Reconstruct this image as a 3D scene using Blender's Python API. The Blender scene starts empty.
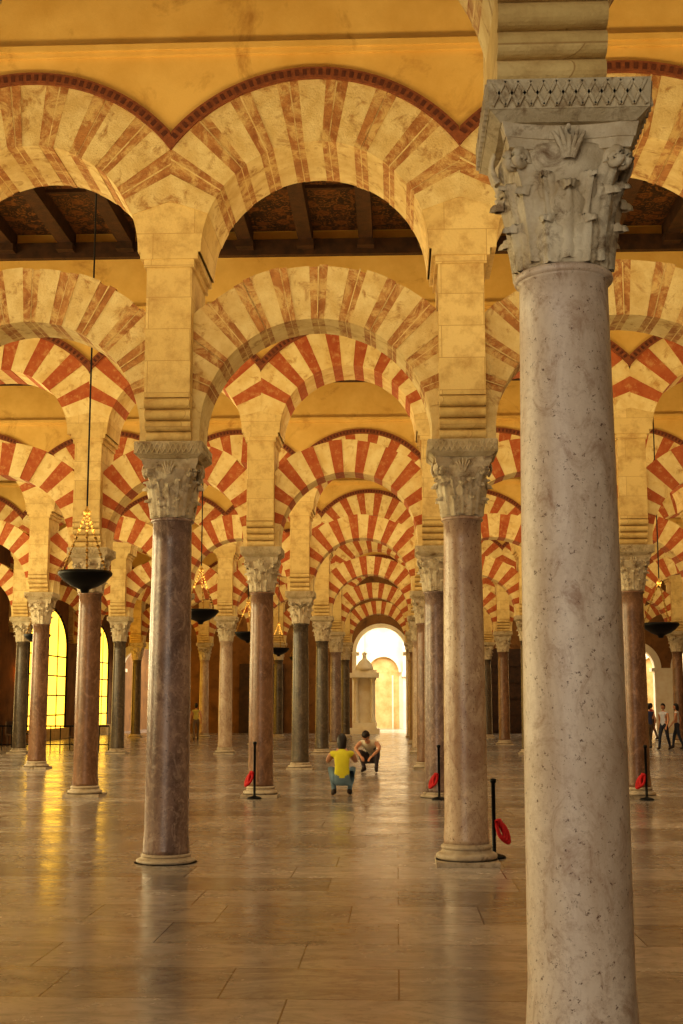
import bpy, math, random
from mathutils import Vector, Matrix
random.seed(7)
sc=bpy.context.scene
pi=math.pi
# ---------------------------------------------------------------- helpers
def lin(c):
    return tuple(((v/255)/12.92 if v/255<=0.04045 else ((v/255+0.055)/1.055)**2.4) for v in c)+(1.0,)
class NT:
    def __init__(s,name):
        s.m=bpy.data.materials.new(name); s.m.use_nodes=True
        s.t=s.m.node_tree; s.n=s.t.nodes; s.l=s.t.links
        s.b=s.n['Principled BSDF']
        s.tc=s.n.new('ShaderNodeTexCoord')
        s.oi=s.n.new('ShaderNodeObjectInfo')
        a=s.n.new('ShaderNodeVectorMath'); a.operation='ADD'
        mul=s.n.new('ShaderNodeMath'); mul.operation='MULTIPLY'; mul.inputs[1].default_value=37.0
        s.l.new(s.oi.outputs['Random'],mul.inputs[0])
        s.l.new(s.tc.outputs['Object'],a.inputs[0]); s.l.new(mul.outputs[0],a.inputs[1])
        s.vec=a.outputs[0]; s.obj=s.tc.outputs['Object']
    def noise(s,scale,detail=4,rough=.6,vec=None,stretch=None,dist=0):
        n=s.n.new('ShaderNodeTexNoise'); n.inputs['Scale'].default_value=scale
        n.inputs['Detail'].default_value=detail; n.inputs['Roughness'].default_value=rough
        n.inputs['Distortion'].default_value=dist
        v=vec or s.vec
        if stretch:
            mp=s.n.new('ShaderNodeMapping'); mp.inputs['Scale'].default_value=stretch
            s.l.new(v,mp.inputs[0]); v=mp.outputs[0]
        s.l.new(v,n.inputs['Vector']); return n.outputs['Fac']
    def ramp(s,fac,p0,p1,c0=(0,0,0,1),c1=(1,1,1,1)):
        r=s.n.new('ShaderNodeValToRGB'); r.color_ramp.elements[0].position=p0; r.color_ramp.elements[1].position=p1
        r.color_ramp.elements[0].color=c0; r.color_ramp.elements[1].color=c1
        s.l.new(fac,r.inputs[0]); return r.outputs[0]
    def mix(s,fac,a,b,mode='MIX'):
        m=s.n.new('ShaderNodeMixRGB'); m.blend_type=mode
        for i,v in ((0,fac),(1,a),(2,b)):
            if isinstance(v,(int,float)): m.inputs[i].default_value=v
            elif isinstance(v,tuple): m.inputs[i].default_value=v
            else: s.l.new(v,m.inputs[i])
        return m.outputs[0]
    def bump(s,h,strength,dist=.02):
        b=s.n.new('ShaderNodeBump'); b.inputs['Strength'].default_value=strength; b.inputs['Distance'].default_value=dist
        s.l.new(h,b.inputs['Height']); s.l.new(b.outputs[0],s.b.inputs['Normal'])
    def col(s,c): 
        if isinstance(c,tuple): s.b.inputs['Base Color'].default_value=c
        else: s.l.new(c,s.b.inputs['Base Color'])
    def rough(s,r):
        if isinstance(r,(int,float)): s.b.inputs['Roughness'].default_value=r
        else: s.l.new(r,s.b.inputs['Roughness'])
def stone(name,c0,c1,scale=3,rough=.8,bump=.4,spot=None,spotamt=.5,spotscale=2.5,fine=40):
    k=NT(name)
    c=k.mix(k.ramp(k.noise(scale,6,.65),.35,.65),lin(c0),lin(c1))
    if spot: c=k.mix(k.ramp(k.noise(spotscale,7,.7,dist=.6),.62-.25*spotamt,.72-.1*spotamt),c,lin(spot))
    k.col(c); k.rough(rough); k.bump(k.noise(fine,6,.7),bump); return k.m
def marble(name,c0,c1,vein,rough=.35,pit=(60,45,35),pitp=.30,stretch=(1,1,.5)):
    k=NT(name)
    c=k.mix(k.ramp(k.noise(2.2,7,.7,stretch=stretch,dist=1.2),.38,.62),lin(c0),lin(c1))
    c=k.mix(k.ramp(k.noise(5,8,.75,stretch=(1,1,.6),dist=2.0),.52,.72),c,lin(vein))
    c=k.mix(k.ramp(k.noise(16,8,.85),.50,.68,(0,0,0,1),(.6,.6,.6,1)),c,lin(vein))
    c=k.mix(k.ramp(k.noise(34,4,.8),pitp,pitp+.07,(1,1,1,1),(0,0,0,1)),c,lin(pit))
    k.col(c); k.rough(rough); k.bump(k.noise(30,6,.7),.3,.01); return k.m
def plain(name,c,rough=.6,metal=0,emit=None,es=0,bump=.1):
    k=NT(name); cc=lin(c)
    k.col(k.mix(k.noise(12,4,.6),cc,tuple(v*.75 for v in cc[:3])+(1,)))
    k.rough(rough); k.b.inputs['Metallic'].default_value=metal
    if emit: k.b.inputs['Emission Color'].default_value=lin(emit); k.b.inputs['Emission Strength'].default_value=es
    if bump: k.bump(k.noise(60,3,.6),bump,.01)
    return k.m
def link(o): sc.collection.objects.link(o); return o
class MB:
    def __init__(s): s.v=[];s.f=[];s.m=[];s.sm=[]
    def add(s,vs,fs,mat=0,smooth=False,M=None):
        o=len(s.v)
        s.v+= [tuple(M@Vector(p)) for p in vs] if M else [tuple(p) for p in vs]
        for f in fs: s.f.append(tuple(i+o for i in f)); s.m.append(mat); s.sm.append(smooth)
    def box(s,x0,x1,y0,y1,z0,z1,mat=0,M=None):
        s.add([(x0,y0,z0),(x1,y0,z0),(x1,y1,z0),(x0,y1,z0),(x0,y0,z1),(x1,y0,z1),(x1,y1,z1),(x0,y1,z1)],
              [(0,3,2,1),(4,5,6,7),(0,1,5,4),(1,2,6,5),(2,3,7,6),(3,0,4,7)],mat,False,M)
    def frust(s,h0,h1,z0,z1,mat=0,d0=None,d1=None):
        d0=d0 or h0; d1=d1 or h1
        s.add([(-h0,-d0,z0),(h0,-d0,z0),(h0,d0,z0),(-h0,d0,z0),(-h1,-d1,z1),(h1,-d1,z1),(h1,d1,z1),(-h1,d1,z1)],
              [(0,3,2,1),(4,5,6,7),(0,1,5,4),(1,2,6,5),(2,3,7,6),(3,0,4,7)],mat)
    def lathe(s,prof,n=32,mat=0,smooth=True,M=None,caps=True):
        vs=[];fs=[]
        for r,z in prof:
            for i in range(n):
                a=2*pi*i/n; vs.append((r*math.cos(a),r*math.sin(a),z))
        for j in range(len(prof)-1):
            for i in range(n):
                k=(i+1)%n; fs.append((j*n+i,j*n+k,(j+1)*n+k,(j+1)*n+i))
        if caps: fs.append(tuple(range(n-1,-1,-1))); fs.append(tuple((len(prof)-1)*n+i for i in range(n)))
        s.add(vs,fs,mat,smooth,M)
    def tube(s,pts,r,n=8,mat=0,closed=False):
        pts=[Vector(p) for p in pts]; vs=[];fs=[]
        for i,p in enumerate(pts):
            a=pts[max(i-1,0)]; b=pts[min(i+1,len(pts)-1)]; t=(b-a).normalized()
            u=t.cross(Vector((0,0,1))); 
            if u.length<.05: u=t.cross(Vector((0,1,0)))
            u.normalize(); w=t.cross(u); rr=r[i] if isinstance(r,(list,tuple)) else r
            for j in range(n):
                q=p+(u*math.cos(2*pi*j/n)+w*math.sin(2*pi*j/n))*rr; vs.append(tuple(q))
        for i in range(len(pts)-1):
            for j in range(n):
                k=(j+1)%n; fs.append((i*n+j,i*n+k,(i+1)*n+k,(i+1)*n+j))
        fs.append(tuple(range(n))); fs.append(tuple((len(pts)-1)*n+j for j in range(n-1,-1,-1)))
        s.add(vs,fs,mat,True)
    def mesh(s,name,mats):
        me=bpy.data.meshes.new(name); me.from_pydata(s.v,[],s.f)
        for m in mats: me.materials.append(m)
        me.polygons.foreach_set('material_index',s.m); me.polygons.foreach_set('use_smooth',s.sm)
        me.update(); return me
    def obj(s,name,mats,loc=(0,0,0)):
        o=link(bpy.data.objects.new(name,s.mesh(name,mats))); o.location=loc; return o
# ---------------------------------------------------------------- dimensions
S=3.22; X1=.73
def LX(i):
    if i>1: return X1+3.58+3.5*(i-2)
    if i<-1: return X1-2*S-3.6+3.3*(i+2)
    return X1+S*(i-1)
ROWA=5.95
ROWS=[14.1+9.65*k for k in range(6)]
ENDY=72.0; XL=LX(-4); XR=LX(7)
CEIL=10.25
# ---------------------------------------------------------------- materials
m_plaster=stone('ochre_plaster',(222,184,106),(206,164,84),1.2,.9,.15,(178,134,66),.25,1.0)
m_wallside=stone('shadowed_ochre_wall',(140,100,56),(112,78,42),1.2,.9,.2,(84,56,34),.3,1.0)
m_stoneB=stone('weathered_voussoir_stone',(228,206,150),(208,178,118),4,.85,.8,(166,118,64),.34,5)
k=NT('weathered_voussoir_brick')
c=k.mix(k.ramp(k.noise(7,6,.7),.3,.7),lin((146,92,52)),lin((190,138,82)))
c=k.mix(k.ramp(k.noise(3.4,8,.8,dist=.8),.46,.58),c,lin((210,178,118)))
k.col(c);k.rough(.9);k.bump(k.noise(30,6,.7),.8); m_brickB=k.m
m_stoneC=stone('painted_voussoir_cream',(230,208,150),(212,180,116),3,.85,.3,(184,140,80),.35,5)
k=NT('painted_voussoir_red')
c=k.mix(k.ramp(k.noise(5,6,.7),.3,.7),lin((160,76,40)),lin((182,106,60)))
c=k.mix(k.ramp(k.noise(9,7,.7),.52,.74),c,lin((200,152,96)))
k.col(c);k.rough(.9);k.bump(k.noise(30,6,.7),.3); m_brickC=k.m
m_trim=stone('carved_brick_trim',(148,88,52),(116,66,40),12,.9,.5)
m_trimdot=stone('carved_brick_trim_inlay',(84,44,28),(104,56,34),12,.9,.5)
k=NT('ashlar_pier_stone')
sep=k.n.new('ShaderNodeSeparateXYZ'); k.l.new(k.obj,sep.inputs[0])
ad=k.n.new('ShaderNodeMath'); ad.operation='ADD'; k.l.new(sep.outputs[0],ad.inputs[0]); k.l.new(sep.outputs[1],ad.inputs[1])
cb=k.n.new('ShaderNodeCombineXYZ'); k.l.new(ad.outputs[0],cb.inputs[0]); k.l.new(sep.outputs[2],cb.inputs[1])
br=k.n.new('ShaderNodeTexBrick'); k.l.new(cb.outputs[0],br.inputs['Vector'])
br.inputs['Scale'].default_value=1; br.inputs['Brick Width'].default_value=.92; br.inputs['Row Height'].default_value=.36
br.inputs['Mortar Size'].default_value=.006; br.inputs['Mortar Smooth'].default_value=.8
br.inputs['Color1'].default_value=lin((224,196,134)); br.inputs['Color2'].default_value=lin((208,178,114)); br.inputs['Mortar'].default_value=lin((182,146,88))
c=k.mix(k.ramp(k.noise(4,7,.7),.46,.7),br.outputs['Color'],lin((182,146,88)))
k.col(c);k.rough(.85);k.bump(k.noise(18,6,.7),.7); m_pier=k.m
m_cap=stone('carved_capital_marble',(220,206,176),(188,168,134),6,.65,.5,(126,100,70),.36,7)
m_imp=stone('impost_stone',(214,198,164),(184,164,126),5,.8,.7,(136,108,74),.36,6)
m_base=stone('column_base_marble',(196,180,156),(166,146,120),6,.5,.4,(120,100,80),.3,7)
shafts={
 'grey':marble('pale_grey_marble',(220,202,180),(196,174,150),(162,130,104),.42,(106,78,58),.33),
 'pink':marble('rose_breccia_marble',(148,124,112),(108,88,80),(184,162,146),.2,(74,56,48),.33),
 'cream':marble('cream_pink_marble',(204,182,156),(170,142,120),(142,108,86),.26,(106,78,60),.34),
 'red':marble('red_brown_marble',(138,104,80),(106,78,60),(168,132,104),.26),
 'dark':marble('dark_grey_marble',(102,90,74),(74,64,54),(132,116,94),.26),
}
m_wood=stone('dark_cedar_beam',(78,50,28),(48,30,18),5,.6,.3)
k=NT('painted_coffer_panel')
vo=k.n.new('ShaderNodeTexVoronoi'); vo.inputs['Scale'].default_value=2.6; vo.inputs['Randomness'].default_value=.7; k.l.new(k.obj,vo.inputs['Vector'])
wv=k.noise(9,3,.5,vec=k.obj,dist=2.5)
r=k.n.new('ShaderNodeValToRGB'); k.l.new(vo.outputs['Distance'],r.inputs[0]); cr=r.color_ramp; cr.interpolation='LINEAR'
cr.elements[0].position=0; cr.elements[0].color=lin((130,84,36)); cr.elements[1].position=.14; cr.elements[1].color=lin((70,40,20))
for p,cc in ((.26,(110,66,30)),(.36,(56,34,18)),(.5,(44,28,16))):
    e=cr.elements.new(p); e.color=lin(cc)
c=k.mix(k.ramp(wv,.52,.58),r.outputs[0],lin((120,78,36)))
k.col(c);k.rough(.6); m_panel=k.m
m_gold=plain('brass_chain',(186,142,66),.45,.4)
m_iron=plain('black_iron',(22,20,18),.45,.6)
m_redrope=plain('red_rope',(196,20,26),.7,0,bump=.3)
m_white=stone('white_plaster',(240,230,206),(228,212,182),2,.85,.1)
m_glass=plain('sunlit_amber_glass',(255,214,90),.4,0,(255,196,64),2.4,bump=0)
m_glass2=plain('sunlit_pale_glass',(255,240,190),.4,0,(255,218,140),2.0,bump=0)
m_bulb=plain('warm_lamp_globe',(255,180,90),.4,0,(255,140,40),9,bump=0)
# ---------------------------------------------------------------- floor
k=NT('marble_floor_slabs')
br=k.n.new('ShaderNodeTexBrick'); k.l.new(k.obj,br.inputs['Vector'])
br.offset=.37; br.offset_frequency=2; br.squash=.6; br.squash_frequency=3
br.inputs['Scale'].default_value=1; br.inputs['Brick Width'].default_value=1.75; br.inputs['Row Height'].default_value=.86
br.inputs['Mortar Size'].default_value=.006; br.inputs['Mortar Smooth'].default_value=.3; br.inputs['Bias'].default_value=0
br.inputs['Color1'].default_value=lin((186,174,164)); br.inputs['Color2'].default_value=lin((112,102,94)); br.inputs['Mortar'].default_value=lin((70,58,48))
v1=k.ramp(k.noise(1.1,8,.7,stretch=(1,2.2,1),dist=2.5),.42,.6)
c=k.mix(.36,br.outputs['Color'],k.mix(v1,lin((190,180,170)),lin((104,94,88))))
c=k.mix(k.ramp(k.noise(9,8,.8),.52,.75),c,lin((104,94,86)))
c=k.mix(k.ramp(k.noise(.35,5,.6),.4,.65,(0,0,0,1),(.4,.4,.4,1)),c,lin((104,92,84)))
mf=k.n.new('ShaderNodeMath'); mf.operation='MULTIPLY'; mf.inputs[1].default_value=.85; k.l.new(br.outputs['Fac'],mf.inputs[0])
c=k.mix(mf.outputs[0],c,lin((54,44,38)))
k.col(c)
k.rough(k.ramp(k.noise(1.6,6,.7),.3,.75,(.13,.13,.13,1),(.34,.34,.34,1)))
k.b.inputs['Specular IOR Level'].default_value=.65
k.bump(k.noise(2.5,5,.6),.14,.02)
m_floor=k.m
b=MB(); b.add([(XL-1,-7,0),(XR+1,-7,0),(XR+1,86,0),(XL-1,86,0)],[(0,1,2,3)]); b.obj('floor',[m_floor])
# ---------------------------------------------------------------- arcade
SX=1.0
def vous(b,cx,zc,r,R,t0,t1,n,y0,y1,mat,clampx):
    vs=[];fs=[]
    for i in range(n+1):
        t=t0+(t1-t0)*i/n; c,s=math.cos(t),math.sin(t)
        Re=R if abs(c)<1e-6 else min(R,clampx/abs(c))
        Re=max(Re,r+.001)
        for rr in (r,Re):
            for y in (y0,y1): vs.append((cx+SX*rr*c,y,zc+rr*s))
    for i in range(n):
        a=i*4;d=a+4
        fs+=[(a,d,d+2,a+2),(a+1,a+3,d+3,d+1),(a,a+1,d+1,d),(a+2,d+2,d+3,a+3)]
    e=n*4; fs+=[(0,2,3,1),(e,e+1,e+3,e+2)]
    b.add(vs,fs,mat)
ZL=4.64; REL=1.90; ZU=6.63; RU=1.26; REU=2.0; WT=.55; IMP=4.53
def spans(t0,t1,n,ratio,split=False):
    ns=(n+1)//2; nb=n//2; u=(t1-t0)/(ns*ratio+nb); t=t0; out=[]
    for i in range(n):
        w=u*(ratio if i%2==0 else 1)*(random.uniform(.94,1.06) if 0<i<n-1 else 1)
        if i==n-1: w=t1-t
        if i%2 and split:
            a=random.uniform(.34,.5); ws=[a,.07,.93-a]; tt=t
            for j,q in enumerate(ws): out.append((tt,tt+w*q,1 if j%2==0 else 0)); tt+=w*q
        else: out.append((t,t+w,i%2))
        t+=w
    return out
def arcade(nl,nu,lo,hi,RL,split,sl,su):
    global SX
    b=MB()
    for i in range(lo,hi):
        cx=(LX(i)+LX(i+1))/2; SX=(LX(i+1)-LX(i))/S
        a0=math.asin((ZL-IMP)/RL)
        sl_,su_=math.radians(sl),math.radians(su)
        for t0,t1 in ((-a0,sl_),(pi-sl_,pi+a0)): vous(b,cx,ZL,RL,REL,t0,t1,5,-.30,.30,1,S/2-.16)
        for t0,t1,mm in spans(sl_,pi-sl_,nl,1.2,split):
            j=random.uniform(-.012,.012); q=random.uniform(-.025,.02)
            vous(b,cx,ZL,RL,REL+q,t0,t1,3,-.31+j,.31-j,1+mm,S/2-.16)
        for t0,t1 in ((0,su_),(pi-su_,pi)): vous(b,cx,ZU,RU,REU,t0,t1,6,-WT,WT,3,S/2)
        for t0,t1,mm in spans(su_,pi-su_,nu,1.2,split):
            j=random.uniform(0,.018)
            vous(b,cx,ZU,RU+random.uniform(-.006,.006),REU,t0,t1,3,-WT-j,WT+j,1+mm,S/2)
        N=40; th=math.acos((S/2)/REU)
        pts=[]
        for q in range(N+1):
            t=th+(pi-2*th)*q/N; pts.append((cx+SX*REU*math.cos(t),ZU+REU*math.sin(t)))
        for y in (-WT,WT):
            vs=[];fs=[]
            for x,z in pts: vs+=[(x,y,z),(x,y,CEIL+.3)]
            for q in range(N): fs.append((2*q,2*q+2,2*q+3,2*q+1))
            b.add(vs,fs,0)
        R0,R1=REU-.01,REU+.12
        th=math.acos((S/2)/R0)
        n=88
        for q in range(n):
            t0=th+(pi-2*th)*q/n; t1=th+(pi-2*th)*(q+1)/n
            vous(b,cx,ZU,R0,R1,t0,t1,1,-WT-.05,WT+.05,4,S/2)
            if q%2==0 and 2<q<n-3: vous(b,cx,ZU,R0+.03,R1-.03,t0,t1,1,-WT-.058,WT+.058,5,S/2)
    SX=1.0
    for i in range(lo,hi+1):
        x=LX(i); p=.25
        n=4; zz=IMP
        for q in range(n):
            y=.31+.05*q; h=.115
            b.box(x-p,x+p,-y,y,zz,zz+h,3)
            for sg in (-1,1):
                vs=[];fs=[];K=10;r=h/2
                for e,xx in enumerate((x-p,x+p)):
                    for kk in range(K+1):
                        a=-pi/2+pi*kk/K
                        vs.append((xx,sg*(y+r*1.1*math.cos(a)),zz+r+r*math.sin(a)))
                for kk in range(K): fs.append((kk,kk+1,K+1+kk+1,K+1+kk))
                fs.append(tuple(range(K+1))); fs.append(tuple(range(2*K+1,K,-1)))
                b.add(vs,fs,3)
            zz+=h
        b.box(x-p,x+p,-.51,.51,zz,6.46,3)
        b.box(x-.28,x+.28,-.53,.53,6.46,6.55,3)
        b.box(x-.32,x+.32,-.55,.55,6.55,ZU,3)
        b.box(x-.34,x+.34,-WT+.03,WT-.03,ZU,7.6,0)
    x0,x1=LX(lo)-.0,LX(hi)
    for sg in (-1,1):
        for (d,z0,z1) in ((.05,8.93,8.98),(.085,8.98,9.05),(.03,9.05,9.09)):
            ya,yb=sorted((sg*WT,sg*(WT+d))); b.box(x0,x1,ya,yb,z0,z1,0)
        ya,yb=sorted((sg*WT,sg*(WT+.14)));  b.box(x0,x1,ya,yb,10.0,CEIL+.05,6)
    return b
mB=[m_plaster,m_stoneB,m_brickB,m_pier,m_trim,m_trimdot,m_wood]
meA=arcade(23,17,-4,7,1.40,True,12,20).mesh('double_arcade_near',mB)
meB=arcade(23,17,-4,7,1.28,True,12,20).mesh('double_arcade_weathered',mB)
meC=arcade(21,17,-4,7,1.28,False,3,14).mesh('double_arcade_painted',[m_plaster,m_stoneC,m_brickC,m_pier,m_trim,m_trimdot,m_wood])
for y in [ROWA]+ROWS:
    o=link(bpy.data.objects.new('double_tier_horseshoe_arcade',meA if y<6 else (meB if y<15 else meC))); o.location=(0,y,0)
# ---------------------------------------------------------------- columns
def leaf(b,ang,r0,z0,h,w,curl,mat,topr,lob=4):
    U,V=10,20; vs=[];fs=[]
    for j in range(V+1):
        v=j/V
        if v<.72:
            rr=r0+(topr-r0)*(v/.72)**1.5; z=z0+h*v/.72*.9
        else:
            a=(v-.72)/.28*pi*.95
            rr=topr+curl*(1-math.cos(a))*.6; z=z0+h*.9+curl*math.sin(a)
        wid=w*(.8+.3*math.sin(pi*min(v*1.15,1)))*(1 if v<.72 else 1-.55*(v-.72)/.28)
        lobe=abs(math.sin(v*lob*pi))
        for i in range(U+1):
            u=-1+2*i/U
            wd=wid*(1-.2*(1-lobe)*abs(u))
            ridge=.026*(1-abs(u))**.8+.010*math.cos(u*3.5*pi)*(1-.3*abs(u))-.014*abs(u)*(1-lobe)
            x=rr+ridge-.018*u*u; y=u*wd
            c,s=math.cos(ang),math.sin(ang)
            vs.append((x*c-y*s,x*s+y*c,z+.010*abs(u)*lobe))
    for j in range(V):
        for i in range(U):
            a=j*(U+1)+i; fs.append((a,a+1,a+U+2,a+U+1))
    b.add(vs,fs,mat,True)
def column(bh,rb,rt,plinth):
    b=MB(); ZC=3.71; H=4.35
    if plinth: b.box(-.33,.33,-.33,.33,0,.05,1)
    z=.05 if plinth else 0
    pr=[(rb+.1,z)]
    def torus(r,z0,h,n=8):
        return [(r+ h/2*math.cos(-pi/2+pi*i/n), z0+h/2+h/2*math.sin(-pi/2+pi*i/n)) for i in range(n+1)]
    h=bh-z
    pr+=torus(rb+.06,z,h*.42)+[(rb+.045,z+h*.45),(rb+.03,z+h*.6)]+torus(rb+.02,z+h*.64,h*.26)+[(rb+.012,bh)]
    b.lathe(pr,40,1)
    pr=[]
    for i in range(15):
        t=i/14; r=rb+(rt-rb)*t+ .006*math.sin(pi*t); pr.append((r,bh-.01+(ZC-.05-bh+.01)*t))
    pr=[(rb+.014,bh-.005),(rb+.012,bh+.04)]+[p for p in pr if p[1]>bh+.05]
    pr+=[(rt+.012,ZC-.045)]+torus(rt+.005,ZC-.045,.045,6)
    b.lathe(pr,48,0)
    bell=[(rt-.005,ZC),(rt+.005,ZC+.15),(rt+.02,ZC+.3),(rt+.05,ZC+.42),(rt+.09,ZC+.52),(rt+.09,ZC+.55)]
    b.lathe(bell,32,2)
    for q in range(8): leaf(b,q*pi/4+pi/8,rt+.005,ZC,.19,.084,.04,2,rt+.03)
    for q in range(8): leaf(b,q*pi/4,rt+.0,ZC+.02,.33,.090,.048,2,rt+.045)
    for q in range(8): leaf(b,q*pi/4+pi/8,rt+.01,ZC+.22,.18,.055,.03,2,rt+.06,3)
    for q in range(4):
        a=pi/4+q*pi/2
        c,s=math.cos(a),math.sin(a)
        leaf(b,a,rt+.02,ZC+.26,.20,.07,.04,2,rt+.085,3)
        for off in (-.028,.028):
            pts=[];rad=[]
            cr=rt+.125; cz=ZC+.485
            for i in range(24):
                t=i/23; ang=pi*1.1-t*2*pi*1.6; rd=.05*(1-.85*t)
                rr=cr+rd*math.cos(ang); z=cz+rd*math.sin(ang)
                pts.append((rr*c-off*s,rr*s+off*c,z)); rad.append(.024*(1-.3*t))
            b.tube(pts,rad,7,2)
        a2=q*pi/2; c,s=math.cos(a2),math.sin(a2)
        for sg in (-1,1):
            pts=[];rad=[]
            for i in range(7):
                t=i/6; pts.append((rt+.07+.03*t,sg*(.02+.15*t),ZC+.40+.12*t**.6)); rad.append(.020)
            b.tube(pts,rad,6,2)
        for w_,dz in ((0,0),(.035,-.012),(-.035,-.012),(.06,-.035),(-.06,-.035)):
            pts=[];rad=[]
            for i in range(6):
                t=i/5; x=rt+.095+.03*math.sin(pi*t*.8); y=w_*(.3+.9*t); z=ZC+.47+(.15+dz)*t
                pts.append((x*c-y*s,x*s+y*c,z)); rad.append(.016*(1-.4*t))
            b.tube(pts,rad,6,2)
    def abac(hw,cv,z0,z1):
        ring=[]
        for q in range(4):
            a=q*pi/2; c,s=math.cos(a),math.sin(a)
            for i in range(10):
                t=-1+2*i/10; y=t*hw*.93; x=hw-cv*(1-t*t)
                ring.append((x*c-y*s,x*s+y*c))
        n=len(ring); vs=[(x,y,z0) for x,y in ring]+[(x*1.05,y*1.05,z1) for x,y in ring]
        b.add(vs,[(i,(i+1)%n,n+(i+1)%n,n+i) for i in range(n)]+[tuple(range(n-1,-1,-1)),tuple(range(n,2*n))],2)
    abac(.29,.05,ZC+.53,ZC+.575); abac(.31,.05,ZC+.575,H-.0)
    b.frust(.31,.36,H-.002,H+.04,3); b.frust(.365,.375,H+.04,IMP,3)
    for a in range(4):
        M=Matrix.Rotation(a*pi/2,4,'Z')
        n=6
        for i in range(n):
            x0=-.35+.70*i/n; x1=-.35+.70*(i+1)/n; xm=(x0+x1)/2; y=-.374; z0,z1=H+.05,IMP-.012; zm=(z0+z1)/2
            for (p,q) in (((x0,z0),(xm,z1)),((xm,z1),(x1,z0)),((x0,z1),(xm,z0)),((xm,z0),(x1,z1))):
                d=Vector((q[0]-p[0],0,q[1]-p[1])).normalized(); nn=Vector((-d.z,0,d.x))*.006
                P=Vector((p[0],y,p[1]));Q=Vector((q[0],y,q[1])); o=Vector((0,.012,0)); f=Vector((0,-.009,0))
                b.add([P-nn+f,P+nn+f,Q+nn+f,Q-nn+f,P-nn*1.8+o,P+nn*1.8+o,Q+nn*1.8+o,Q-nn*1.8+o],
                      [(0,1,2,3),(0,4,5,1),(3,2,6,7),(1,5,6,2),(0,3,7,4)],3,False,M)
    return b
cm={}
for kx,(bh,rb,rt,pl) in {'grey':(.24,.236,.208,True),'pink':(.10,.238,.214,False),'cream':(.22,.232,.205,True),'red':(.2,.225,.205,True),'dark':(.18,.222,.198,True)}.items():
    cm[kx]=column(bh,rb,rt,pl).mesh('marble_column_'+kx,[shafts[kx],m_base,m_cap,m_imp])
pat={ (0,1):'grey',(1,0):'pink',(1,1):'cream',(2,-1):'red',(2,0):'red',(2,1):'pink',(2,2):'red',(3,0):'dark',(3,-2):'red',(4,-1):'cream',(4,-2):'dark'}
cyc=['dark','red','cream','pink','dark','red']
for r,y in enumerate([ROWA]+ROWS):
    for i in range(-3,7):
        kx=pat.get((r,i), cyc[(i*2+r*3)%6])
        o=link(bpy.data.objects.new('marble_column',cm[kx])); o.location=(LX(i)+(.075 if (r,i)==(0,1) else 0),y,0)
        if r>0: o.rotation_euler[2]=random.choice((0,1,2,3))*pi/2
# ---------------------------------------------------------------- ceilings
ys=[-6]+[ROWA]+ROWS+[ENDY]
for a,bb in zip(ys[:-1],ys[1:]):
    b=MB(); y0=a+(WT if a>-6 else 0); y1=bb-(WT if bb<ENDY else 0)
    b.box(XL,XR,y0-.05,y1+.05,CEIL+.26,CEIL+.4,1)
    x=-1.66-1.13*12
    while x<XR-.2:
        if x>XL: 
            b.box(x-.13,x+.13,y0,y1,CEIL-.03,CEIL+.27,0)
            for yy in (y0+.16,y1-.16): b.box(x-.16,x+.16,yy-.2,yy+.2,CEIL-.16,CEIL-.03,0)
        x+=1.13
    n=int((y1-y0)/2.2)
    for q in range(1,n+1):
        yy=y0+(y1-y0)*q/(n+1); b.box(XL,XR,yy-.04,yy+.04,CEIL+.2,CEIL+.262,0)
    b.obj('ceiling',[m_wood,m_panel])
# ---------------------------------------------------------------- walls
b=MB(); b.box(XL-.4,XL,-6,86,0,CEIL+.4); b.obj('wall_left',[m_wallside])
b=MB(); b.box(XR,XR+.4,-6,86,0,CEIL+.4); b.obj('wall_right',[m_plaster])
b=MB()
openb=[0,3,4,5,6,-4]
for i in range(-4,7):
    x0,x1=LX(i),LX(i+1); cx=(x0+x1)/2; hw=(x1-x0)/2
    if i in openb:
        r,zc,rw=(1.38,4.45,.21) if i==0 else (1.12,3.55,.38); y0,y1=ENDY,ENDY+.5
        N=24
        for t in range(N):
            vous(b,cx,zc,r,r+rw,pi*t/N,pi*(t+1)/N,1,y0-.02,y1+.02,1,hw)
        b.box(x0,cx-r,y0,y1,0,zc,1); b.box(cx+r,x1,y0,y1,0,zc,1)
        pts=[(cx+(r+rw-.01)*math.cos(pi*q/N),zc+(r+rw-.01)*math.sin(pi*q/N)) for q in range(N+1)]
        for y in (y0,y1):
            vs=[];fs=[]
            for x,z in pts: vs+=[(x,y,z),(x,y,CEIL+.3)]
            for q in range(N): fs.append((2*q,2*q+2,2*q+3,2*q+1))
            b.add(vs,fs,0)
        b.box(x0,cx-r-rw+.02,y0,y1,zc,CEIL+.3,0); b.box(cx+r+rw-.02,x1,y0,y1,zc,CEIL+.3,0)
        for sx in (cx-r+.02,cx+r-.02): b.box(sx-.14,sx+.14,y0-.1,y1+.1,zc-.18,zc,1)
    else: b.box(x0,x1,ENDY,ENDY+.5,0,CEIL+.3,0)
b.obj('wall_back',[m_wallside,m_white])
b=MB(); b.box(XL,XR,84,84.3,0,10,0)
for i in range(-4,7):
    x0,x1=LX(i),LX(i+1); cx=(x0+x1)/2
    b.box(x0-.35,x0+.35,83.5,84,0,7); b.box(x0-.42,x0+.42,83.4,84,3.3,3.6)
    for t in range(16): vous(b,cx,3.6,1.0,1.2,pi*t/16,pi*(t+1)/16,1,83.75,84,0,2)
    b.box(cx-1.0,cx+1.0,83.96,84,0,3.6,1)
    vous(b,cx,3.6,.0,1.0,0,pi,16,83.95,84,1,2)
    for sx in(-.6,.6): b.box(cx+sx-.05,cx+sx+.05,83.9,84,0,3.4,0)
b.box(XL,XR,83.4,84,6.9,7.4); b.obj('wall_chapel',[m_white,stone('chapel_niche_plaster',(216,186,130),(190,154,98),2,.9,.1)])
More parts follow.
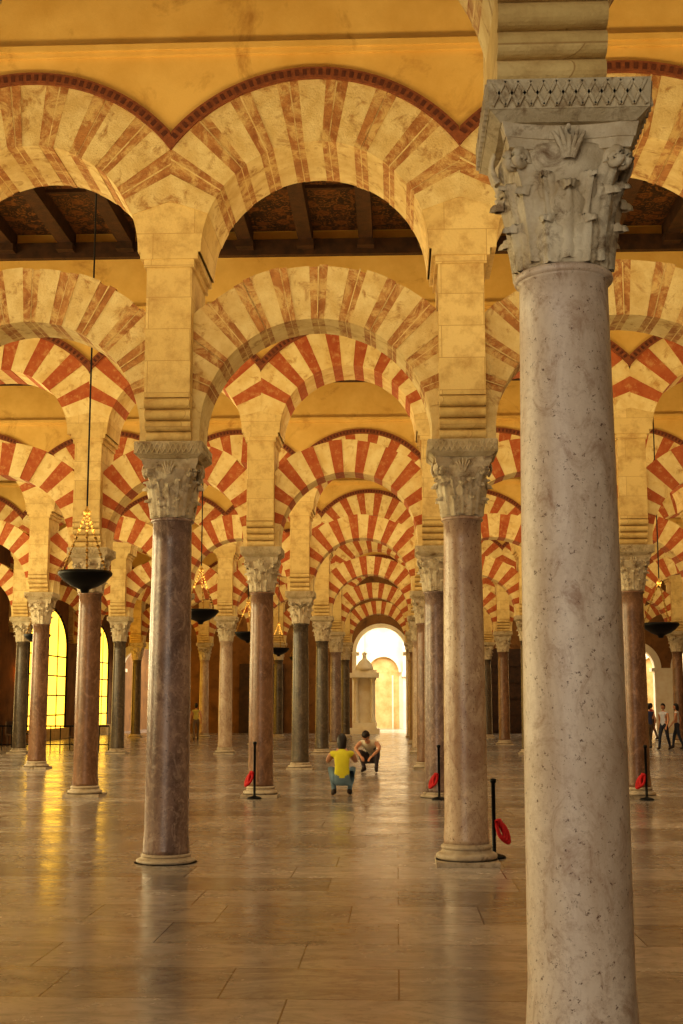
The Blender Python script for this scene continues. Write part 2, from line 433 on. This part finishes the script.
def window(name,y0,y1,h,mat):
    b=MB(); w=(y1-y0)/2; cy=(y0+y1)/2; zc=h-w*.55; x=XL+.06
    ring=[(cy+w,.5)]+[(cy+w*math.cos(pi*i/20),zc+w*.55*math.sin(pi*i/20)) for i in range(21)]+[(cy-w,.5)]
    b.add([(x,p[0],p[1]) for p in ring],[tuple(range(len(ring)))],0)
    for i in range(len(ring)-1):
        p,q=ring[i],ring[i+1]; b.tube([(x,p[0],p[1]),(x,q[0],q[1])],.08,6,1)
    n=max(2,int((y1-y0)/1.3))
    for i in range(1,n):
        yy=y0+(y1-y0)*i/n; b.box(x,x+.02,yy-.05,yy+.05,.5,zc+w*.5*math.sqrt(max(0,1-((yy-cy)/w)**2)),1)
    z=1.1
    while z<zc+.3: b.box(x,x+.02,y0,y1,z-.03,z+.03,1); z+=.9
    b.box(x-.03,x+.2,y0-.15,y1+.15,.0,.5,2)
    b.obj(name,[mat,m_iron,m_pier])
window('window_1',55.0,61.4,6.0,m_glass); window('window_2',65.0,70.4,5.8,m_glass); window('window_3',45.2,50.0,6.6,m_glass2)
def door(name,cx,w,h):
    b=MB(); y=ENDY-.13; b.box(cx-w/2-.15,cx+w/2+.15,y-.12,y,0,h+.2,1)
    for sx in (-1,1):
        for q in range(5):
            xa,xb=sorted((cx+sx*.06,cx+sx*(w/2-.04))); b.box(xa,xb,y-.18,y-.1,.12+q*h/5,.12+(q+.86)*h/5,0)
    b.obj(name,[m_wood,m_wood])
door('door_1',(LX(2)+LX(3))/2,2.4,4.4); door('door_2',(LX(-2)+LX(-1))/2,2.2,3.6)
b=MB(); b.lathe([(0,-.16),(.1,-.14),(.16,0),(.12,.14),(0,.18)],12,0,True,None,False)
b.lathe([(.0,.18),(.14,.17),(.05,.28),(0,.34)],12,1,True,None,False); b.tube([(0,0,.3),(-.15,0,.4),(-.32,0,.3)],.02,6,1)
b.obj('wall_lantern',[m_bulb,m_iron],(XL+.3,53.6,2.9))
# ---------------------------------------------------------------- hanging lamps
def hanging_lamp(x,y,z):
    b=MB()
    b.lathe([(.0,-.12),(.05,-.12),(.07,-.07),(.2,-.02),(.32,.06),(.385,.14),(.39,.17),(.36,.17),(.31,.08),(.2,.02),(.0,.0)],32,0,True,None,False)
    b.lathe([(.385,.13),(.40,.15),(.40,.18),(.385,.2),(.36,.18),(.36,.15),(.385,.13)],32,0,True,None,False)
    top=1.08
    for q in range(3):
        a=q*2*pi/3-pi/2+.3
        n=16
        for i in range(n):
            t=i/n; t2=(i+.85)/n
            r0=.37*(1-t)+.015; r1=.37*(1-t2)+.015; 
            rr=.012+.010*(i%2)
            b.tube([(r0*math.cos(a),r0*math.sin(a),.17+(top-.17)*t),(r1*math.cos(a),r1*math.sin(a),.17+(top-.17)*t2)],rr,5,1)
    b.lathe([(.0,top-.05),(.05,top-.02),(.06,top+.02),(.02,top+.06),(.012,top+.1),(.0,top+.1)],12,1,True,None,False)
    b.tube([(0,0,top+.05),(0,0,CEIL+.2-z)],.013,6,0)
    b.obj('hanging_oil_lamp',[m_iron,m_gold],(x,y,z))
LM=[(-4.62,18.85,3.42),(-4.33,28.3,3.52),(-4.4,38,3.55),(-4.4,48,3.5),(-4.4,57.5,3.5),(5.74,28.3,3.2),(6.0,38.2,3.4),(6.0,18.6,3.4),(6.0,48,3.4),(-10.7,38,3.5),(-10.7,28.3,3.5)]
for l in LM: hanging_lamp(*l)
# ---------------------------------------------------------------- stanchions
def stanchion(x,y,h,side):
    b=MB()
    b.lathe([(.0,0),(.13,0),(.13,.015),(.1,.035),(.03,.05),(.022,.06),(.022,h-.05),(.034,h-.045),(.034,h-.01),(.02,h),(.0,h)],16,0,True,None,False)
    for j in range(3):
        pts=[]
        for i in range(17):
            t=i/16; a=t*2*pi
            pts.append((side*(.03+.05*(1-math.cos(a))*(.8+.3*j)),(.03*j-.03)+.03*math.sin(a),h*.45-.22*(1-abs(1-2*t))*(.7+.15*j)+.08*math.sin(a)))
        b.tube(pts,.022,7,1)
    b.tube([(side*.01,0,h*.45),(side*.06,0,h*.47),(side*.11,.02,h*.33)],.03,7,1)
    b.obj('rope_stanchion',[m_iron,m_redrope],(x,y,0))
stanchion(1.06,14.62,.86,1); stanchion(LX(0)-.05,23.2,1.0,-1); stanchion(LX(1)+.0,23.15,.95,-1)
stanchion(LX(2)+.05,23.2,.95,-1)
# ---------------------------------------------------------------- far furniture
b=MB()
b.box(-.8,.8,-.6,.6,0,.3);b.box(-.65,.65,-.45,.45,.3,.6)
for sx in(-.45,.45): b.lathe([(.16,.6),(.18,.65),(.13,.75),(.12,2.8),(.17,2.9),(.2,3.0)],14,0,True,Matrix.Translation((sx,-.2,0)))
b.box(-.5,.5,-.05,.4,.6,3.0); b.box(-.78,.78,-.5,.5,3.0,3.25); b.box(-.65,.65,-.4,.4,3.25,3.4)
b.lathe([(.5,3.4),(.45,3.6),(.3,3.85),(.12,4.0),(.1,4.2),(.14,4.3),(0,4.4)],16)
b.obj('marble_altar',[m_white],(-1.75,70.0,0))
b=MB()
b.box(-1.2,1.2,-.25,.25,.42,.48);b.box(-1.2,1.2,.2,.26,.48,.95)
for x in(-1.1,0,1.1):
    b.box(x-.04,x+.04,-.22,-.14,0,.42);b.box(x-.04,x+.04,.14,.22,0,.5)
o=b.obj('wooden_bench',[m_wood]); o.location=(-14.9,51.0,0); o.rotation_euler[2]=pi/2
b=MB()
for i in range(14): b.tube([(i*.35,0,0),(i*.35,0,.85)],.018,6)
b.tube([(0,0,.85),(4.55,0,.85)],.03,6); b.tube([(0,0,.2),(4.55,0,.2)],.02,6)
b.obj('iron_railing',[m_iron],(-14.8,46,0))
# ---------------------------------------------------------------- people
sk=plain('skin',(206,150,116),.6,bump=0)
hair=plain('dark_hair',(34,22,16),.5,bump=.4)
def cloth(n,c): return plain(n,c,.85,bump=.3)
def skinmesh(name,V,E,R,labels,mats,root=0,sub=2):
    me=bpy.data.meshes.new(name); me.from_pydata(V,E,[]); o=link(bpy.data.objects.new(name,me))
    md=o.modifiers.new('skin','SKIN'); md.use_smooth_shade=True
    sv=me.skin_vertices[0].data
    for i,r in enumerate(R): sv[i].radius=(r if isinstance(r,tuple) else (r,r)); sv[i].use_root=(i==root)
    ss=o.modifiers.new('sub','SUBSURF'); ss.levels=sub; ss.render_levels=sub
    dg=bpy.context.evaluated_depsgraph_get(); ev=o.evaluated_get(dg)
    nm=bpy.data.meshes.new_from_object(ev); nm.name=name
    o.modifiers.clear(); o.data=nm; nm.materials.clear()
    for m in mats: nm.materials.append(m)
    for p in nm.polygons:
        p.use_smooth=True
        c=p.center; best=1e9; bi=0
        for ei,(a,b_) in enumerate(E):
            A=Vector(V[a]);B=Vector(V[b_]);AB=B-A; t=max(0,min(1,(c-A).dot(AB)/max(AB.length_squared,1e-9)))
            d=(c-(A+AB*t)).length
            if d<best: best=d;bi=ei
        p.material_index=labels[bi]
    return o
def person(name,J,top,legs,shoes,loc,rot,scale=1,longhair=True,sleeve=True,look=(0,1,0),hairm=hair):
    J=dict(J); hc=Vector(J.pop('head'))
    V=[];I={}
    for kx,p in J.items(): I[kx]=len(V);V.append(tuple(p))
    E=[];L=[]
    def e(a,b_,l): E.append((I[a],I[b_]));L.append(l)
    e('pelvis','waist',1);e('waist','chest',1);e('chest','neckb',1);e('neckb','neck',0);
    for s in 'LR':
        e('pelvis','hip'+s,2);e('hip'+s,'knee'+s,2);e('knee'+s,'ank'+s,2);e('ank'+s,'heel'+s,3);e('ank'+s,'ball'+s,3);e('ball'+s,'toe'+s,3)
        e('chest','sho'+s,1);e('sho'+s,'elb'+s,1 if sleeve else 0);e('elb'+s,'wri'+s,0)
    rad={'pelvis':(.15,.12),'waist':(.125,.10),'chest':(.145,.105),'neckb':.065,'neck':.05,'hip':.095,'knee':.062,'ank':.042,'heel':.035,'ball':.04,'toe':.028,'sho':.062,'elb':.043,'wri':.028}
    R=[rad[kx.rstrip('LR')] for kx in J]
    body=skinmesh('body',V,E,R,L,[sk,top,legs,shoes],I['pelvis'])
    parts=[body]
    nk=Vector(J['neck']); look=Vector(look).normalized()
    up=(hc-nk).normalized(); side=look.cross(up).normalized(); look=up.cross(side).normalized()
    M=Matrix((( side.x,look.x,up.x,hc.x),(side.y,look.y,up.y,hc.y),(side.z,look.z,up.z,hc.z),(0,0,0,1)))
    b=MB(); n=20;m=14; vs=[];fs=[]
    for j in range(m+1):
        ph=-pi/2+pi*j/m
        for i in range(n):
            a=2*pi*i/n; x=.073*math.cos(ph)*math.cos(a); y=.092*math.cos(ph)*math.sin(a); z=.115*math.sin(ph)
            if z<0: x*=1+.9*z; y*=(1+.6*z)
            if y>0 and -.05<z<.03 and abs(x)<.018: y+=.02*(1-abs(z+.012)/.042)
            if y>0 and .0<z<.035 and .015<abs(x)<.05: y-=.006
            vs.append((x,y,z))
    for j in range(m):
        for i in range(n): fs.append((j*n+i,j*n+(i+1)%n,(j+1)*n+(i+1)%n,(j+1)*n+i))
    b.add(vs,fs,0,True,M)
    for sx in(-1,1):
        b.lathe([(.0,-.012),(.022,-.008),(.026,.004),(.018,.01),(0,.006)],10,0,True,M@Matrix.Translation((sx*.073,.0,-.01))@Matrix.Rotation(pi/2,4,'Y'),False)
        b.lathe([(.0,-.008),(.009,-.004),(.009,.004),(0,.008)],8,1,True,M@Matrix.Translation((sx*.03,.084,.012)),False)
    b.tube([M@Vector((-.022,.083,-.055)),M@Vector((0,.092,-.057)),M@Vector((.022,.083,-.055))],.006,6,2)
    parts.append(b.obj('head',[sk,hairm,plain('lips',(170,84,72),.5,bump=0)]))
    b=MB();vs=[];fs=[]
    for j in range(m+1):
        ph=-pi/2+pi*j/m
        for i in range(n):
            a=2*pi*i/n; x=.088*math.cos(ph)*math.cos(a); y=.104*math.cos(ph)*math.sin(a)-.014; z=.124*math.sin(ph)+.01
            front=max(0,math.sin(a))*math.cos(ph)
            if front>.25 and z<.05: y=min(y,.02); x*=.9
            if longhair and math.sin(a)<.1 and z<0: z*=1.9; y*=1.05
            vs.append((x,y,z))
    for j in range(m):
        for i in range(n): fs.append((j*n+i,j*n+(i+1)%n,(j+1)*n+(i+1)%n,(j+1)*n+i))
    b.add(vs,fs,0,True,M); parts.append(b.obj('hair',[hairm]))
    for s in 'LR':
        W=Vector(J['wri'+s]); El=Vector(J['elb'+s]); d=(W-El).normalized(); sd=d.cross(Vector((0,0,1)));
        if sd.length<.1: sd=Vector((0,1,0))
        sd.normalize(); nn=sd.cross(d).normalized(); sgn=1 if s=='L' else -1
        hV=[tuple(W-d*.01),tuple(W+d*.045),tuple(W+d*.085)];hE=[(0,1),(1,2)];hR=[.026,(.036,.02),(.034,.016)]
        for q,(o_,ln) in enumerate(((-.03,.058),(-.01,.07),(.01,.066),(.028,.052))):
            base=W+d*.085+sd*o_; i0=len(hV); hV.append(tuple(base)); hV.append(tuple(base+d*ln*.55-nn*.01)); hV.append(tuple(base+d*ln*.85-nn*.032))
            hE+=[(2,i0),(i0,i0+1),(i0+1,i0+2)]; hR+=[.0095,.0085,.007]
        i0=len(hV); hV+= [tuple(W+d*.03+sd*sgn*.035),tuple(W+d*.065+sd*sgn*.055-nn*.015),tuple(W+d*.09+sd*sgn*.05-nn*.025)]
        hE+=[(1,i0),(i0,i0+1),(i0+1,i0+2)]; hR+=[.012,.0095,.008]
        parts.append(skinmesh('hand_'+s,hV,hE,hR,[0]*len(hE),[sk],0,1))
    em=link(bpy.data.objects.new(name,None))
    for p in parts: p.parent=em
    em.location=loc; em.rotation_euler[2]=rot; em.scale=(scale,)*3
    return em
def squat(lean=0,arms='cam'):
    J={'pelvis':(0,-.17,.30),'waist':(0,-.12,.47),'chest':(0,-.02+lean*.5,.66-lean*.2),'neckb':(0,.05+lean,.78-lean*.35),'neck':(0,.08+lean*1.2,.84-lean*.4),'head':(0,.11+lean*1.5,.94-lean*.5)}
    for s,x in(('L',-1),('R',1)):
        J.update({'hip'+s:(x*.1,-.14,.27),'knee'+s:(x*.2,.26,.48),'ank'+s:(x*.13,.02,.10),'heel'+s:(x*.125,-.04,.045),'ball'+s:(x*.15,.11,.045),'toe'+s:(x*.165,.18,.032),
         'sho'+s:(x*.175,.0+lean*.8,.735-lean*.3)})
        if arms=='cam': J.update({'elb'+s:(x*.25,.19,.58),'wri'+s:(x*.1,.36,.74)})
        else: J.update({'elb'+s:(x*.27,.22+lean*.4,.52),'wri'+s:(x*.12,.42+lean*.3,.36)})
    return J
def stand(st=.12):
    J={'pelvis':(0,0,.93),'waist':(0,.0,1.08),'chest':(0,.01,1.28),'neckb':(0,.0,1.43),'neck':(0,.01,1.50),'head':(0,.03,1.61)}
    for s,x in(('L',-1),('R',1)):
        f=x*st
        J.update({'hip'+s:(x*.095,0,.88),'knee'+s:(x*.1,.03+f*.8,.49),'ank'+s:(x*.1,f*1.6-.03,.09),'heel'+s:(x*.1,f*1.6-.07,.04),'ball'+s:(x*.105,f*1.6+.06,.04),'toe'+s:(x*.11,f*1.6+.13,.03),
         'sho'+s:(x*.175,0,1.38),'elb'+s:(x*.23,-.03-f*.5,1.10),'wri'+s:(x*.24,.08-f,.87)})
    return J
jeans=cloth('denim',(110,132,146)); shoe=cloth('shoe_leather',(60,46,38)); 
person('crouching_woman',squat(0,'cam'),cloth('yellow_shirt',(216,204,50)),jeans,shoe,(-1.02,24.0,0),0.05,1.05,True,False,(0,1,.05))
person('crouching_man',squat(.30,'down'),cloth('cream_shirt',(226,212,186)),cloth('dark_shorts',(90,80,84)),shoe,(-.66,32.0,0),pi*.95,1.12,False,False,(0,1,-.9))
for (x,y,c,r) in((9.2,48,(60,70,110),.4),(9.6,47.4,(210,210,220),2.4),(10.2,48,(220,216,210),1.2),(11.6,60,(180,60,60),2),(-9.9,58.3,(190,120,110),.3),(-9.1,58.6,(200,180,90),.2)):
    person('walking_visitor',stand(random.choice((.08,.14,-.12))),cloth('shirt',c),cloth('trousers',random.choice(((50,54,70),(120,100,80)))),shoe,(x,y,0),r,.95,random.random()<.5,False)
# ---------------------------------------------------------------- lights
def area(name,loc,sx,sy,power,col,rot=(0,0,0)):
    l=bpy.data.lights.new(name,'AREA'); l.shape='RECTANGLE'; l.size=sx;l.size_y=sy;l.energy=power;l.color=col
    o=link(bpy.data.objects.new(name,l)); o.location=loc;o.rotation_euler=rot; return o
warm=(1,.83,.52); warm2=(1,.77,.38)
allr=[ROWA]+ROWS+[ENDY+.5]
for q,(a,bb) in enumerate(zip(allr[:-1],allr[1:])):
    mid=(a+bb)/2
    area('nave_fill_down',(2.5,a+2.6,CEIL-.1),22,2.0,(170,400,470,480,430,400,400)[q],warm)  # added downward fill under the ceiling, out of view behind arches; no roof opening
    area('nave_uplight',(2.5,mid,4.2),22,1.0,(470,360,380,360,330,300,260)[q],warm2,(pi,0,0))
    if q<4: area('side_window_light',(XL+.5,mid,4.5),5.5,5,(620,800,650,420)[q],(1,.82,.44),(0,math.radians(-90),0))
area('entrance_daylight',(-3.5,-5,3.2),7,4,330,(1,.90,.75),(math.radians(92),0,math.radians(-20)))
area('chapel_daylight',((XL+XR)/2,78,9.9),34,8,5600,(1,.93,.76))
w=bpy.data.worlds.new('World'); sc.world=w; w.use_nodes=True
w.node_tree.nodes['Background'].inputs[0].default_value=(1,.9,.76,1); w.node_tree.nodes['Background'].inputs[1].default_value=.2
# ---------------------------------------------------------------- camera
cd=bpy.data.cameras.new('Camera'); cam=link(bpy.data.objects.new('Camera',cd))
cd.sensor_fit='VERTICAL'; cd.sensor_height=22.3; cd.lens=22.3*1285/1024
cam.location=(0,0,1.7); cam.rotation_euler=(math.radians(90+8.41),0,math.radians(2.45))
sc.camera=cam
sc.view_settings.view_transform='Standard'
try: sc.view_settings.look='Medium High Contrast'
except Exception: sc.view_settings.look='None'
sc.view_settings.exposure=.38
